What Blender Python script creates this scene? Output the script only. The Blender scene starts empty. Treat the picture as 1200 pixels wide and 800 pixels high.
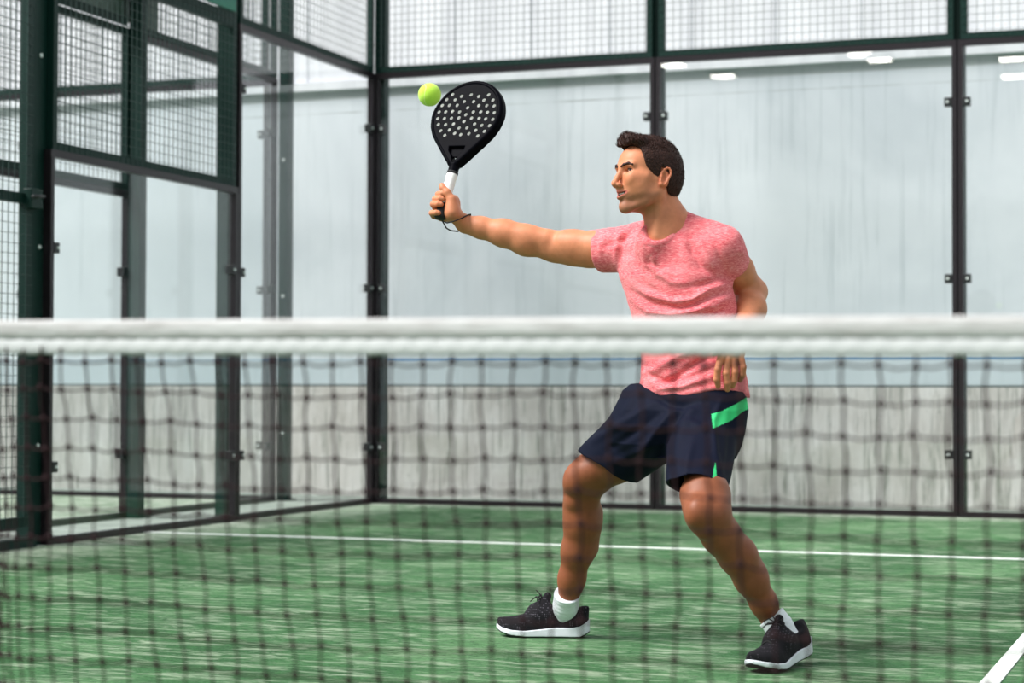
import bpy, bmesh, math, random
import numpy as np
from mathutils import Vector, Matrix

sc = bpy.context.scene
random.seed(7); RNG = np.random.RandomState(7)
# ------------------------------------------------------------------ camera, sky, sun, exposure
CAM = np.array([0.61930, -2.50619, 0.77944]); YAW, PITCH, ROLL, FPX = 0.351787, 0.0251916, 0.0025972, 2305.9
_f = np.array([-math.sin(YAW)*math.cos(PITCH), math.cos(YAW)*math.cos(PITCH), math.sin(PITCH)])
_r = np.array([math.cos(YAW), math.sin(YAW), 0.0]); _u = np.cross(_r, _f)
RT = _r*math.cos(ROLL)+_u*math.sin(ROLL); UP = _u*math.cos(ROLL)-_r*math.sin(ROLL); FW = _f
cam_d = bpy.data.cameras.new('camera'); cam = bpy.data.objects.new('camera', cam_d)
sc.collection.objects.link(cam); sc.camera = cam
cam.matrix_world = Matrix(((RT[0], UP[0], -FW[0], CAM[0]), (RT[1], UP[1], -FW[1], CAM[1]), (RT[2], UP[2], -FW[2], CAM[2]), (0, 0, 0, 1)))
cam_d.sensor_width = 36.0; cam_d.lens = FPX*36/1200; cam_d.clip_start = .05; cam_d.clip_end = 200
cam_d.dof.use_dof = True; cam_d.dof.focus_distance = 6.05; cam_d.dof.aperture_fstop = 3.4
wd = bpy.data.worlds.new('world'); sc.world = wd; wd.use_nodes = True
wd.node_tree.nodes['Background'].inputs[0].default_value = (0.90, 0.96, 1.0, 1)
wd.node_tree.nodes['Background'].inputs[1].default_value = 0.60
sun_d = bpy.data.lights.new('sun', 'SUN'); sun = bpy.data.objects.new('sun', sun_d); sc.collection.objects.link(sun)
sun_d.energy = 5.0; sun_d.angle = math.radians(30); sun_d.color = (1.0, 0.98, 0.95)
sun.rotation_euler = Vector((0.68, 0.52, -1.02)).to_track_quat('-Z', 'Y').to_euler()   # light travels this way: from above, behind the camera and its left
vs = sc.view_settings; vs.view_transform = 'Standard'; vs.look = 'None'; vs.gamma = 1; vs.use_curve_mapping = False
vs.exposure = 0.3
cy = sc.cycles; cy.max_bounces = 8; cy.transparent_max_bounces = 24; cy.glossy_bounces = 3; cy.diffuse_bounces = 4
cy.caustics_reflective = False; cy.caustics_refractive = False

def W(px, py, D):                     # a point seen at (px, py) and D metres deep
    return CAM + (RT*(px-600)/FPX - UP*(py-400)/FPX + FW)*D
def PX(P):                            # where world points (n,3) fall
    d = P-CAM; z = d@FW
    return 600+FPX*(d@RT)/z, 400-FPX*(d@UP)/z, z

# ------------------------------------------------------------------ materials
def srgb(r, g, b):
    return tuple(((c/255)/12.92 if c <= 10.3 else ((c/255+.055)/1.055)**2.4) for c in (r, g, b))+(1,)
class NT:
    def __init__(s, name):
        s.m = bpy.data.materials.new(name); s.m.use_nodes = True; s.t = s.m.node_tree; s.b = s.t.nodes['Principled BSDF']
    def n(s, t, **k):
        n = s.t.nodes.new(t)
        for a, v in k.items(): setattr(n, a, v)
        return n
    def l(s, a, b): s.t.links.new(a, b)
    def coords(s, scale=(1, 1, 1), kind='Object'):
        c = s.n('ShaderNodeTexCoord'); mp = s.n('ShaderNodeMapping'); mp.inputs['Scale'].default_value = scale
        s.l(c.outputs[kind], mp.inputs[0]); return mp.outputs[0]
    def noise(s, vec, scale=5, detail=4, rough=.6, dist=0):
        n = s.n('ShaderNodeTexNoise'); n.inputs['Scale'].default_value = scale; n.inputs['Detail'].default_value = detail
        n.inputs['Roughness'].default_value = rough; n.inputs['Distortion'].default_value = dist
        s.l(vec, n.inputs['Vector']); return n.outputs[0]
    def ramp(s, fac, stops):
        r = s.n('ShaderNodeValToRGB'); e = r.color_ramp.elements
        while len(e) < len(stops): e.new(.5)
        for i, (p, c) in enumerate(stops): e[i].position = p; e[i].color = c if len(c) == 4 else tuple(c)+(1,)
        s.l(fac, r.inputs[0]); return r.outputs[0]
    def mix(s, fac, a, b, mode='MIX'):
        m = s.n('ShaderNodeMix', data_type='RGBA', blend_type=mode)
        for sock, v in ((m.inputs[0], fac), (m.inputs[6], a), (m.inputs[7], b)):
            if hasattr(v, 'links') or isinstance(v, bpy.types.NodeSocket): s.l(v, sock)
            else: sock.default_value = v
        return m.outputs[2]
    def math(s, op, a, b=0.0, c=None):
        m = s.n('ShaderNodeMath', operation=op)
        for i, v in enumerate((a, b) if c is None else (a, b, c)):
            if isinstance(v, bpy.types.NodeSocket): s.l(v, m.inputs[i])
            else: m.inputs[i].default_value = v
        return m.outputs[0]
    def sep(s, vec):
        x = s.n('ShaderNodeSeparateXYZ'); s.l(vec, x.inputs[0]); return x.outputs
    def bump(s, h, strength=.3, dist=.01):
        b = s.n('ShaderNodeBump'); b.inputs['Strength'].default_value = strength; b.inputs['Distance'].default_value = dist
        s.l(h, b.inputs['Height']); s.l(b.outputs[0], s.b.inputs['Normal'])
    def base(s, c):
        if isinstance(c, bpy.types.NodeSocket): s.l(c, s.b.inputs['Base Color'])
        else: s.b.inputs['Base Color'].default_value = c
    def set(s, rough=None, metal=None, spec=None, **k):
        if rough is not None: s.b.inputs['Roughness'].default_value = rough
        if metal is not None: s.b.inputs['Metallic'].default_value = metal
        if spec is not None: s.b.inputs['Specular IOR Level'].default_value = spec
        for a, v in k.items(): s.b.inputs[a.replace('_', ' ')].default_value = v
        return s.m

def plain(name, col, rough=.5, metal=0, spec=.5, var=.12, vscale=30):
    t = NT(name); nz = t.noise(t.coords(), vscale, 3)
    t.base(t.ramp(nz, [(.3, tuple(c*(1-var) for c in col[:3])), (.7, tuple(min(1, c*(1+var)) for c in col[:3]))]))
    return t.set(rough, metal, spec)

M = {}
M['green_steel'] = plain('green_steel', srgb(7, 42, 36), .5, .0, .25)
M['dark_profile'] = plain('dark_profile', srgb(40, 34, 38), .33, .3, .5)
M['clamp'] = plain('clamp_black', srgb(30, 32, 34), .4)
M['bolt'] = plain('bolt_white', srgb(225, 232, 230), .3)
M['wire'] = plain('green_wire', srgb(12, 50, 44), .5)
M['board_green'] = plain('board_green', srgb(0, 110, 88), .5)
M['board_grey'] = plain('board_grey', srgb(120, 128, 122), .6)
M['net_cord'] = plain('net_cord', srgb(40, 20, 24), .8, spec=.2)

t = NT('glass_pane'); nt = t.t
tr = t.n('ShaderNodeBsdfTransparent'); tr.inputs[0].default_value = (.980, .990, .990, 1)
gl = t.n('ShaderNodeBsdfGlossy'); gl.inputs['Roughness'].default_value = .0; gl.inputs[0].default_value = (1, 1, 1, 1)
lw = t.n('ShaderNodeLayerWeight'); lw.inputs[0].default_value = .5
fr = t.math('MULTIPLY_ADD', t.math('POWER', lw.outputs['Facing'], 5.0), .96, .04)
mx = t.n('ShaderNodeMixShader'); t.l(fr, mx.inputs[0]); t.l(tr.outputs[0], mx.inputs[1]); t.l(gl.outputs[0], mx.inputs[2])
t.l(mx.outputs[0], nt.nodes['Material Output'].inputs[0]); M['glass'] = t.m

t = NT('turf')
g = t.coords()
big = t.noise(g, 1.1, 4, .6, .4)
col = t.ramp(big, [(.32, srgb(30, 76, 38)), (.5, srgb(56, 104, 60)), (.68, srgb(96, 140, 94))])
gr = t.noise(t.coords((10, 34, 10)), 3.2, 6, .75, .3)
col = t.mix(t.ramp(gr, [(.36, (1,)*3), (.52, (0,)*3)]), col, srgb(16, 50, 26))
sand = t.noise(t.coords((2.6, 9, 3)), 1.9, 8, .72, .8)
col = t.mix(t.ramp(sand, [(.49, (0,)*3), (.67, (.75,)*3)]), col, srgb(170, 184, 160))
fine = t.noise(t.coords((40, 110, 40)), 3.0, 4, .8)
col = t.mix(t.ramp(fine, [(.52, (0,)*3), (.70, (.5,)*3)]), col, srgb(160, 182, 156))
# more sand swept along the foot of the glass
sx = t.sep(g); edge = t.math('MULTIPLY', t.math('SUBTRACT', sx[1], 9.55), 2.2); edge.node.use_clamp = True
edx = t.math('MULTIPLY', t.math('SUBTRACT', -4.35, sx[0]), 1.6); edx.node.use_clamp = True
ed = t.math('MULTIPLY', t.math('MAXIMUM', edge, edx), t.ramp(sand, [(.38, (.1,)*3), (.6, (1,)*3)]))
col = t.mix(ed, col, srgb(190, 196, 182))
t.base(col); t.bump(t.math('ADD', gr, fine), .5, .012); M['turf'] = t.set(.85, 0, .15)

t = NT('line_paint'); c = t.noise(t.coords((30, 30, 30)), 3, 5, .8)
t.base(t.ramp(c, [(.3, srgb(205, 212, 205)), (.6, srgb(238, 242, 238))])); M['line'] = t.set(.8)
M['strip'] = plain('floor_cement', srgb(150, 158, 150), .8, var=.2, vscale=4)

# precast concrete: pale above, dirtier beige below 0.8 m, streaked vertically
t = NT('concrete'); g = t.coords(); s = t.sep(g); z = s[2]
blot = t.noise(g, .55, 5, .6, .4)
up = t.ramp(blot, [(.3, srgb(204, 210, 217)), (.5, srgb(226, 230, 236)), (.7, srgb(240, 243, 248))])
st = t.noise(t.coords((9, 9, .35)), 2.2, 6, .7, .2)
up = t.mix(t.ramp(st, [(.30, (.42,)*3), (.46, (0,)*3)]), up, srgb(172, 182, 188))
blow = t.noise(t.coords((1.6, 1.6, .8)), 2, 5, .65)
lo = t.ramp(blow, [(.3, srgb(184, 178, 172)), (.5, srgb(210, 205, 201)), (.7, srgb(230, 227, 225))])
st2 = t.noise(t.coords((13, 13, .8)), 2.6, 6, .75, .2)
lo = t.mix(t.ramp(st2, [(.34, (.8,)*3), (.5, (0,)*3)]), lo, srgb(104, 108, 98))
fl = t.noise(t.coords((12, 12, 12)), 2.5, 3, .6)
lo = t.mix(t.ramp(fl, [(.27, (.8,)*3), (.33, (0,)*3)]), lo, srgb(88, 88, 80))
mid = t.mix(.5, up, srgb(172, 190, 196))
def band(a, b):                       # 1 where a < z < b
    return t.math('MULTIPLY', t.math('GREATER_THAN', z, a), t.math('LESS_THAN', z, b))
c = t.mix(t.math('GREATER_THAN', z, .82), lo, mid)
c = t.mix(t.math('GREATER_THAN', z, 1.02), c, up)
c = t.mix(band(.812, .826), c, srgb(84, 96, 96))
bx = t.math('MULTIPLY', band(1.0, 1.02), t.math('GREATER_THAN', s[0], -5.35))
c = t.mix(bx, c, srgb(96, 140, 184))
ln = t.ramp(t.noise(t.coords((.8, 1, 3)), 3, 3), [(.4, (.1,)*3), (.6, (.6,)*3)])
c = t.mix(t.math('MULTIPLY', band(2.862, 2.872), ln), c, srgb(120, 126, 118))
c = t.mix(t.math('MULTIPLY', band(2.97, 3.035), .5), c, srgb(120, 128, 118))  # shadow line below the coping, painted into the concrete
t.base(c); t.bump(st2, .1, .01); M['concrete'] = t.set(.8, 0, .2)
t = NT('white_cladding'); s2 = t.noise(t.coords((3, 3, .3)), 2, 4, .6)
t.base(t.ramp(s2, [(.3, srgb(212, 213, 219)), (.6, srgb(234, 235, 240))])); M['clad'] = t.set(.6, 0, .3)

t = NT('tape'); c = t.noise(t.coords((3, 3, 14)), 3, 5, .7)
t.base(t.ramp(c, [(.3, srgb(170, 167, 166)), (.6, srgb(196, 196, 196))]))
t.bump(t.noise(t.coords((8, 8, 60)), 3, 3), .5, .004); M['tape'] = t.set(.7, 0, .2)

M['hem'] = plain('hem_white', srgb(200, 202, 203), .7, var=.03, vscale=12)
# ------------------------------------------------------------------ object helpers
def link(name, me, mat=None, parent=None, loc=None):
    o = bpy.data.objects.new(name, me); sc.collection.objects.link(o)
    if me is not None and mat is not None and not me.materials: me.materials.append(mat)
    if parent is not None: o.parent = parent
    if loc is not None: o.location = loc
    return o
def tag(o, label, cat, group=None):
    o['label'] = label; o['category'] = cat
    if group: o['group'] = group
    return o
def struct(o): o['kind'] = 'structure'; return o
def thing(name, label, cat, loc=(0, 0, 0), group=None):
    return tag(link(name, None, loc=loc), label, cat, group)
def mesh(name, V, F, smooth=False):
    me = bpy.data.meshes.new(name); me.from_pydata([tuple(v) for v in V], [], [tuple(f) for f in F])
    if smooth: me.polygons.foreach_set('use_smooth', [True]*len(me.polygons))
    me.update(); return me
class MB:
    def __init__(s): s.V = []; s.F = []
    def box(s, a, b):
        x0, y0, z0 = np.minimum(a, b); x1, y1, z1 = np.maximum(a, b); n = len(s.V)
        s.V += [(x0,y0,z0),(x1,y0,z0),(x1,y1,z0),(x0,y1,z0),(x0,y0,z1),(x1,y0,z1),(x1,y1,z1),(x0,y1,z1)]
        s.F += [(n+a_, n+b_, n+c_, n+d_) for a_, b_, c_, d_ in ((0,3,2,1),(4,5,6,7),(0,1,5,4),(1,2,6,5),(2,3,7,6),(3,0,4,7))]; return s
    def tube(s, pts, r, k=6, closed=False):
        pts = [np.array(p, float) for p in pts]; n0 = len(s.V); N = len(pts); rr = r if hasattr(r, '__len__') else [r]*N
        prev = None
        for i, p in enumerate(pts):
            d = (pts[(i+1) % N]-pts[i-1]) if (closed or 0 < i < N-1) else (pts[1]-pts[0] if i == 0 else pts[-1]-pts[-2])
            d = d/(np.linalg.norm(d)+1e-12)
            a = prev if prev is not None else (np.array([0, 0, 1.]) if abs(d[2]) < .9 else np.array([1., 0, 0]))
            a = a-d*(a@d); a /= np.linalg.norm(a)+1e-12; prev = a; b = np.cross(d, a)
            for j in range(k):
                th = 2*math.pi*j/k; s.V.append(tuple(p+rr[i]*(a*math.cos(th)+b*math.sin(th))))
        for i in range(N if closed else N-1):
            for j in range(k):
                p0 = n0+i*k; p1 = n0+((i+1) % N)*k
                s.F.append((p0+j, p0+(j+1) % k, p1+(j+1) % k, p1+j))
        if not closed: s.F += [tuple(n0+j for j in reversed(range(k))), tuple(n0+(N-1)*k+j for j in range(k))]
        return s
    def build(s, name, mat, parent=None, smooth=False, bevel=0, loc=None):
        o = link(name, mesh(name, s.V, s.F, smooth), mat, parent, loc)
        if bevel:
            b = o.modifiers.new('bevel', 'BEVEL'); b.width = bevel; b.segments = 2; b.limit_method = 'ANGLE'
        return o

# ------------------------------------------------------------------ setting: floor, walls
def grid_plane(name, x0, x1, y0, y1, z, mat):
    return struct(MB().box((x0, y0, z-.03), (x1, y1, z)).build(name, mat))
grid_plane('floor', -4.99, 5.0, -9.0, 10.06, 0.0, M['turf'])
grid_plane('floor_neighbour_court', -15.7, -5.72, -9.0, 10.06, 0.0, M['turf'])
grid_plane('floor_cement_walkway', -5.72, -4.99, -9.0, 10.9, 0.0, M['strip'])
grid_plane('floor_cement_strip', -15.7, 5.0, 10.06, 10.9, -.0005, M['strip'])
struct(MB().box((-15.7, 10.9, 0), (5.0, 11.1, 3.04)).build('wall_back', M['concrete']))
wc = MB().box((-15.7, 10.93, 3.10), (5.0, 11.06, 7.5))
for i in range(35): x = -15.6+i*.6; wc.box((x, 10.924, 3.10), (x+.03, 10.94, 7.5))
struct(wc.build('wall_back_cladding', M['clad']))
struct(MB().box((-15.7, 10.86, 3.04), (5.0, 11.1, 3.10)).build('trim_1', M['clad']))

lines = MB().box((-4.99, 6.925, .0), (5.0, 6.975, .004)); 
tag(lines.build('service_line', M['line']), 'white service line running across the green turf behind the player', 'line marking')
tag(MB().box((-.025, 0.1, 0), (.025, 6.925, .004)).build('centre_line', M['line']), 'white centre line crossing the bottom corner of the green turf', 'line marking')

# ------------------------------------------------------------------ court cage
def plane_xf(kind, off):              # maps (s along, d outward, z) to the world: back wall s = X, side walls s = Y
    if kind == 'back': return lambda s, d, z: (s, off+d, z)
    return lambda s, d, z: (off-d, s, z)
def glass_panel(xf, s0, s1, h, label, group, clamps=True):
    T = thing('glass_panel', label, 'glass panel', xf((s0+s1)/2, 0, 0), group)
    L = np.array(T.location)
    bx = lambda m, a, b: m.box(np.array(xf(*a))-L, np.array(xf(*b))-L)
    bx(MB(), (s0+.012, .004, .01), (s1-.012, .014, h-.01)).build('glass', M['glass'], T)
    f = MB(); e = .036
    bx(f, (s0+.004, -.012, .002), (s1-.004, .03, e)); bx(f, (s0+.004, -.012, h-e-.005), (s1-.004, .03, h-.002))
    bx(f, (s0+.004, -.014, e), (s0+.004+.030, .03, h-e-.005)); bx(f, (s1-.004-.030, -.014, e), (s1-.004, .03, h-e-.005))
    f.build('glass_frame', M['dark_profile'], T)
    for z in ((.39, 1.49, 2.6) if h > 2.5 else (.39, 1.5)):
        for sg, s in ((1, s0+.034), (-1, s1-.034)):
            m = MB(); bx(m, (s-.002*sg, -.018, z-.028), (s+.046*sg, .034, z+.028)); c = m.build('clamp', M['clamp'], T, bevel=.003)
            cc = xf(s+.026*sg, -.018, z); dd = xf(s+.026*sg, -.026, z)
            MB().tube([np.array(cc)-L, np.array(dd)-L], .008, 8).build('clamp_screw', M['bolt'], c)
    return T
def post(xf, s, h, label, group, w=.08, bolts=True, d0=.037, dep=.08, zb=(.48, 1.45, 2.42)):
    T = thing('steel_post', label, 'post', xf(s, d0+dep/2, 0), group); L = np.array(T.location)
    m = MB(); m.box(np.array(xf(s-w/2, d0, .008))-L, np.array(xf(s+w/2, d0+dep, h))-L)
    m.build('post_tube', M['green_steel'], T, bevel=.004)
    MB().box(np.array(xf(s-w/2-.02, d0, 0))-L, np.array(xf(s+w/2+.02, d0+dep+.03, .010))-L).build('base_plate', M['green_steel'], T)
    if bolts:
        for z in zb:
            a = np.array(xf(s+.002, d0-.006, z))-L; b = np.array(xf(s+.002, d0+.006, z))-L
            MB().tube([a, b], .011, 10).build('bolt_cap', M['bolt'], T)
    return T
def mesh_panel(xf, s0, s1, z0, z1, label, group, e=.04, dd=0.0, cross=()):
    T = thing('mesh_panel', label, 'mesh panel', xf((s0+s1)/2, 0, z0), group); L = np.array(T.location)
    bx = lambda m, a, b: m.box(np.array(xf(*a))-L, np.array(xf(*b))-L)
    f = MB(); bx(f, (s0, dd+.0, z0), (s1, dd+.04, z0+e)); bx(f, (s0, dd, z1-e), (s1, dd+.04, z1))
    bx(f, (s0, dd, z0+e), (s0+e, dd+.04, z1-e)); bx(f, (s1-e, dd, z0+e), (s1, dd+.04, z1-e))
    for c in cross: bx(f, (s0+e, dd, c-.025), (s1-e, dd+.04, c+.025))
    f.build('panel_frame', M['green_steel'], T)
    w = MB(); r = .0013
    n = int(round((s1-s0)/.05)); q = int(round((z1-z0)/.05))
    for i in range(1, n): s = s0+(s1-s0)*i/n; bx(w, (s-r, dd-.003, z0+.004), (s+r, dd+.001, z1-.004))
    for j in range(1, q): z = z0+(z1-z0)*j/q; bx(w, (s0+.004, dd-.006, z-r), (s1-.004, dd-.003, z+r))
    w.build('wire_mesh', M['wire'], T)
    return T
B = plane_xf('back', 10.0); S = plane_xf('side', -5.0); N = lambda s, d, z: (-5.76+d, s, z)
NB = lambda s, d, z: (s, 10.0+d, z)
# back wall
xs = [-4.995, -2.965, -1.0, 1.0, 3.0]
lb = ['tall back glass panel beside the corner post, behind the racket', 'tall back glass panel behind the player in the pink shirt',
      'tall back glass panel cut by the picture edge, beyond the last back post', 'tall back glass panel past the frame beside the far post']
lm = ['green wire mesh panel above the back glass next to the corner', 'green wire mesh panel above the back glass over the player',
      'green wire mesh panel above the back glass after the last post', 'green wire mesh panel above the back glass past the frame']
for i in range(3):
    glass_panel(B, xs[i], xs[i+1], 2.99, lb[i], 'back wall glass panels')
    mesh_panel(B, xs[i]+(.022 if i else .004), xs[i+1]-.022, 2.992, 4.0, lm[i], 'mesh panels above the back glass', dd=-.005)
pl = ['dark green corner post where back and side glass meet', 'dark green back post standing behind the player\'s head',
      'dark green back post between the player and the picture edge', 'dark green back post out past the last mesh panel']
for i in range(4): post(B, xs[i]+(.0 if i else .02), 4.02, pl[i], 'posts of the back wall', bolts=False)
# side wall
glass_panel(S, 8.0, 9.99, 2.99, 'tall side glass panel between the corner post and the stepped panel', 'side wall glass panels')
glass_panel(S, 6.0, 8.0, 2.0, 'low side glass panel under the wire mesh, next to the gate', 'side wall glass panels')
mesh_panel(S, 8.022, 9.985, 2.992, 4.0, 'green mesh panel on top of the tall side glass', 'mesh panels of the side wall', dd=-.005)
mesh_panel(S, 6.03, 7.98, 2.0, 2.995, 'green mesh panel sitting on the low side glass', 'mesh panels of the side wall', dd=-.005)
post(S, 8.0, 4.02, 'side post where tall glass steps down to low glass', 'posts of the side wall')
post(S, 5.975, 4.02, 'side post between the low glass and the wire mesh gate', 'posts of the side wall', w=.13, zb=(.5, 1.5, 2.47))
mesh_panel(S, 6.03, 7.98, 2.998, 4.0, 'green mesh panel behind the green board over the low side glass', 'mesh panels of the side wall', dd=-.005)
tag(MB().box((-4.988, 6.4, 3.045), (-4.975, 7.93, 3.9)).build('advertising_board', M['board_green']), 'plain green board fixed above the stepped mesh panel', 'board')
# gate
G = mesh_panel(S, 4.0, 5.87, .10, 3.9, 'green wire mesh gate with crossbars beside the side post', 'mesh panels of the side wall', e=.05, dd=.01, cross=(1.73,))
m = MB(); m.box((-.02, .87, 1.58), (.03, .97, 1.68)); lk = m.build('lock_box', M['green_steel'], G, bevel=.006)
m = MB(); m.tube([(.03, .92, 1.64), (.07, .92, 1.64), (.07, .82, 1.63)], .009, 8); m.build('lever_handle', M['clamp'], lk, True)
tag(MB().box((-5.05, 4.0, 0), (-4.985, 5.9, .045)).build('floor_rail', M['green_steel']), 'dark green ground rail under the wire mesh gate', 'rail')
# neighbouring court, 0.7 m beyond
glass_panel(N, 8.0, 9.97, 2.99, 'tall glass panel of the neighbouring court next to its corner', 'glass panels of the neighbouring court')
glass_panel(N, 6.0, 8.0, 2.0, 'low glass panel of the neighbouring court seen through the near low glass', 'glass panels of the neighbouring court')
mesh_panel(N, 8.022, 9.95, 2.992, 4.0, 'mesh panel above the tall glass of the neighbouring court', 'mesh panels of the neighbouring court', dd=-.005)
mesh_panel(N, 6.03, 7.98, 2.0, 2.995, 'mesh panel above the low glass of the neighbouring court', 'mesh panels of the neighbouring court', dd=-.005)
mesh_panel(N, 4.0, 5.93, .06, 2.995, 'tall mesh panel of the neighbouring court beyond the gate', 'mesh panels of the neighbouring court', dd=-.005, cross=(1.97,))
post(N, 8.0, 4.02, 'middle post of the neighbouring court, seen through the low glass', 'posts of the neighbouring court')
post(N, 5.95, 4.02, 'post of the neighbouring court hidden near the gate', 'posts of the neighbouring court')
post(NB, -5.72, 4.02, 'corner post of the neighbouring court, seen through the tall side glass', 'posts of the neighbouring court')
ns = [-5.82, -7.82, -9.82, -11.82]
nl = ['first', 'second', 'third']
wh = ['nearest its corner post', 'after the first joint', 'farthest from its corner']
for i in range(3):
    glass_panel(NB, ns[i+1], ns[i], 2.99, 'back glass panel of the neighbouring court %s' % wh[i], 'back glass of the neighbouring court')
    mesh_panel(NB, ns[i+1]+.02, ns[i]-.02, 2.992, 4.0, 'mesh above the neighbouring court back glass %s' % wh[i], 'mesh panels of the neighbouring court', dd=-.005)
tag(MB().box((-5.80, 6.9, 3.05), (-5.785, 8.4, 3.85)).build('advertising_board', M['board_grey']), 'plain grey board above the neighbouring court mesh', 'board')
sb = MB(); sb.box((-5.72, 6.02, 3.0), (-5.70, 7.9, 3.05)); tag(sb.build('steel_rail', M['green_steel']), 'dark rail along the top of the neighbouring court glass', 'rail')

# hall lamps high up behind the photographer (mirrored in the back glass)
lampm = NT('lamp_light'); em = lampm.n('ShaderNodeEmission'); em.inputs[0].default_value = (1, .96, .88, 1); em.inputs[1].default_value = 26
lampm.l(em.outputs[0], lampm.t.nodes['Material Output'].inputs[0]); M['lamp'] = lampm.m
ll = ['near the court centre', 'over the far corner', 'beside the centre lamp', 'at the hall side', 'behind the hall side lamp', 'above the far corner lamp']
def lamp(px, py, Yl, k):
    d = RT*(px-600)/FPX-UP*(py-400)/FPX+FW; tt = (20-Yl-CAM[1])/d[1]; P = CAM+d*tt
    T = thing('hall_lamp', 'rectangular white hall lamp hanging %s' % ll[k], 'lamp', (P[0], Yl, P[2]), 'hall lamps mirrored in the back glass')
    MB().box((-.20, -.14, .012), (.20, .14, .09)).build('lamp_housing', M['board_grey'], T)
    MB().box((-.17, -.12, 0), (.17, .12, .012)).build('diffuser', M['lamp'], T)
for k, (px, py, Yl) in enumerate([(847, 90, -7), (1031, 71, -7.6), (1008, 64, -8), (1186, 70, -6), (1190, 90, -4.2), (788, 77, -6)]): lamp(px, py, Yl, k)

# ------------------------------------------------------------------ net
def g_sp(s): return 1-.47*math.exp(-((s+1.16)/.17)**2)-.12*math.exp(-((s-.9)/.2)**2)
NI = range(-84, 60); X0 = .195
ncol = {}
x = X0; y = 0.0; ncol[0] = (x, y)
for i in range(1, 60): gg = g_sp(x); x += .045*gg; y += .045*math.sqrt(max(0, 1-gg*gg))*math.cos(x*9)*.6; ncol[i] = (x, y)
x, y = ncol[0]
for i in range(-1, -85, -1): gg = g_sp(x); x -= .045*gg; y += .045*math.sqrt(max(0, 1-gg*gg))*math.cos(x*16)*.5; ncol[i] = (x, y)
def top_z(X): return .880-.006*(X+.3)
def netpt(i, j, fi=0.0):
    x, y = ncol[i]; v = (j)*.0438
    lean = .10*v*(1/(1+math.exp((x+.45)*7)))
    wob = .0018*math.sin(i*1.7+j*.9)+.0018*math.sin(j*2.3+i*.37)
    zz = top_z(x)-.063-v-.004*math.sin(i*.33+1.2)*(1 if j else .2)-.0022*math.sin(i*2.1+j*1.3)
    return np.array([x+lean+wob, y*min(1, .3+v*2)+.012*math.sin(x*5+v*7)*min(1, v*4), zz])
NET = thing('court_net', 'dark cord padel net hung from a white band in front of the player', 'net', (0, 0, 0))
nets = MB(); rows = 18
for i in range(-84, 60):
    pts = []
    for j in range(rows):
        a = netpt(i, j)
        if j: 
            m_ = (a+pts[-1])/2; m_[0] += .0025*math.sin(i*3.1+j*1.7); pts.append(m_)
        pts.append(a)
    nets.tube([netpt(i, 0)+np.array([0, 0, .02])]+pts, .0018, 4)
for j in range(rows):
    pts = []
    for i in range(-84, 60):
        a = netpt(i, j)
        if len(pts): m_ = (a+pts[-1])/2; m_[2] -= .003+.001*math.sin(i*1.3+j); pts.append(m_)
        pts.append(a)
    nets.tube(pts, .0015, 4)
nets.build('net_cords', M['net_cord'], NET, True)
kn = MB()
for i in range(-84, 60):
    for j in range(rows):
        a = netpt(i, j); kn.tube([a+np.array([-.003, 0, .004]), a+np.array([0, 0, .0]), a+np.array([.003, 0, -.004])], [.002, .0056, .002], 5)
kn.build('net_knots', M['net_cord'], NET, True)
def band_mesh(name, za, zb, th, mat, amp=.0, xa=-3.1, xb=2.6):
    V = []; F = []; n = 500; prof = []
    for k in range(14):
        a = 2*math.pi*k/14; prof.append((math.copysign(abs(math.cos(a))**.6, math.cos(a))*th/2, math.copysign(abs(math.sin(a))**.7, math.sin(a))))
    for i in range(n+1):
        X = xa+(xb-xa)*i/n; z0 = top_z(X)
        ripple = amp*(math.sin(X*2*math.pi/.0345*.5+1)**2)
        for (yy, zz) in prof:
            V.append((X, yy*(1-.35*ripple/max(amp, 1e-6)*(1 if amp else 0))+.003*math.sin(X*6), z0+(za+zb)/2+(zb-za)/2*zz-(ripple if zz < 0 else 0)))
    for i in range(n):
        for k in range(14): F.append((i*14+k, i*14+(k+1) % 14, (i+1)*14+(k+1) % 14, (i+1)*14+k))
    return link(name, mesh(name, V, F, True), mat, NET)
band_mesh('top_tape', -.0295, -.001, .016, M['tape'])
band_mesh('tape_hem', -.0510, -.0285, .014, M['hem'], .002)

# ------------------------------------------------------------------ distance-field modelling (bodies, cloth, shoes, racket)
def nrm(v): v = np.array(v, float); return v/np.linalg.norm(v)
class P:
    """one primitive: d(points) and a bounding sphere; op '+' joins, '-' carves, '&' intersects, k is the blend radius"""
    def __init__(s, f, c, R, op='+', k=.02, always=False): s.f = f; s.c = np.array(c, float); s.R = R; s.op = op; s.k = k; s.al = always
def cone(a, b, r1, r2, k=.02, op='+'):
    a = np.array(a, float); b = np.array(b, float); ab = b-a; l2 = ab@ab+1e-12
    def f(q):
        t = np.clip(((q-a)@ab)/l2, 0, 1); v = q-a-t[:, None]*ab
        return np.sqrt((v*v).sum(1))-(r1+(r2-r1)*t)
    return P(f, (a+b)/2, math.sqrt(l2)/2+max(r1, r2), op, k)
def chain(pts, k=.02, op='+'): return [cone(pts[i][0], pts[i+1][0], pts[i][1], pts[i+1][1], k, op) for i in range(len(pts)-1)]
def ball(c, r, k=.02, op='+'):
    c = np.array(c, float)
    return P(lambda q: np.sqrt(((q-c)**2).sum(1))-r, c, r, op, k)
def ell(c, ax, rad, k=.02, op='+'):
    c = np.array(c, float); A = np.array(ax, float); rad = np.array(rad, float)
    def f(q):
        v = (q-c)@A.T/rad; k0 = np.sqrt((v*v).sum(1)); k1 = np.sqrt(((v/rad)**2).sum(1))+1e-9
        return k0*(k0-1)/k1
    return P(f, c, rad.max(), op, k)
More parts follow.
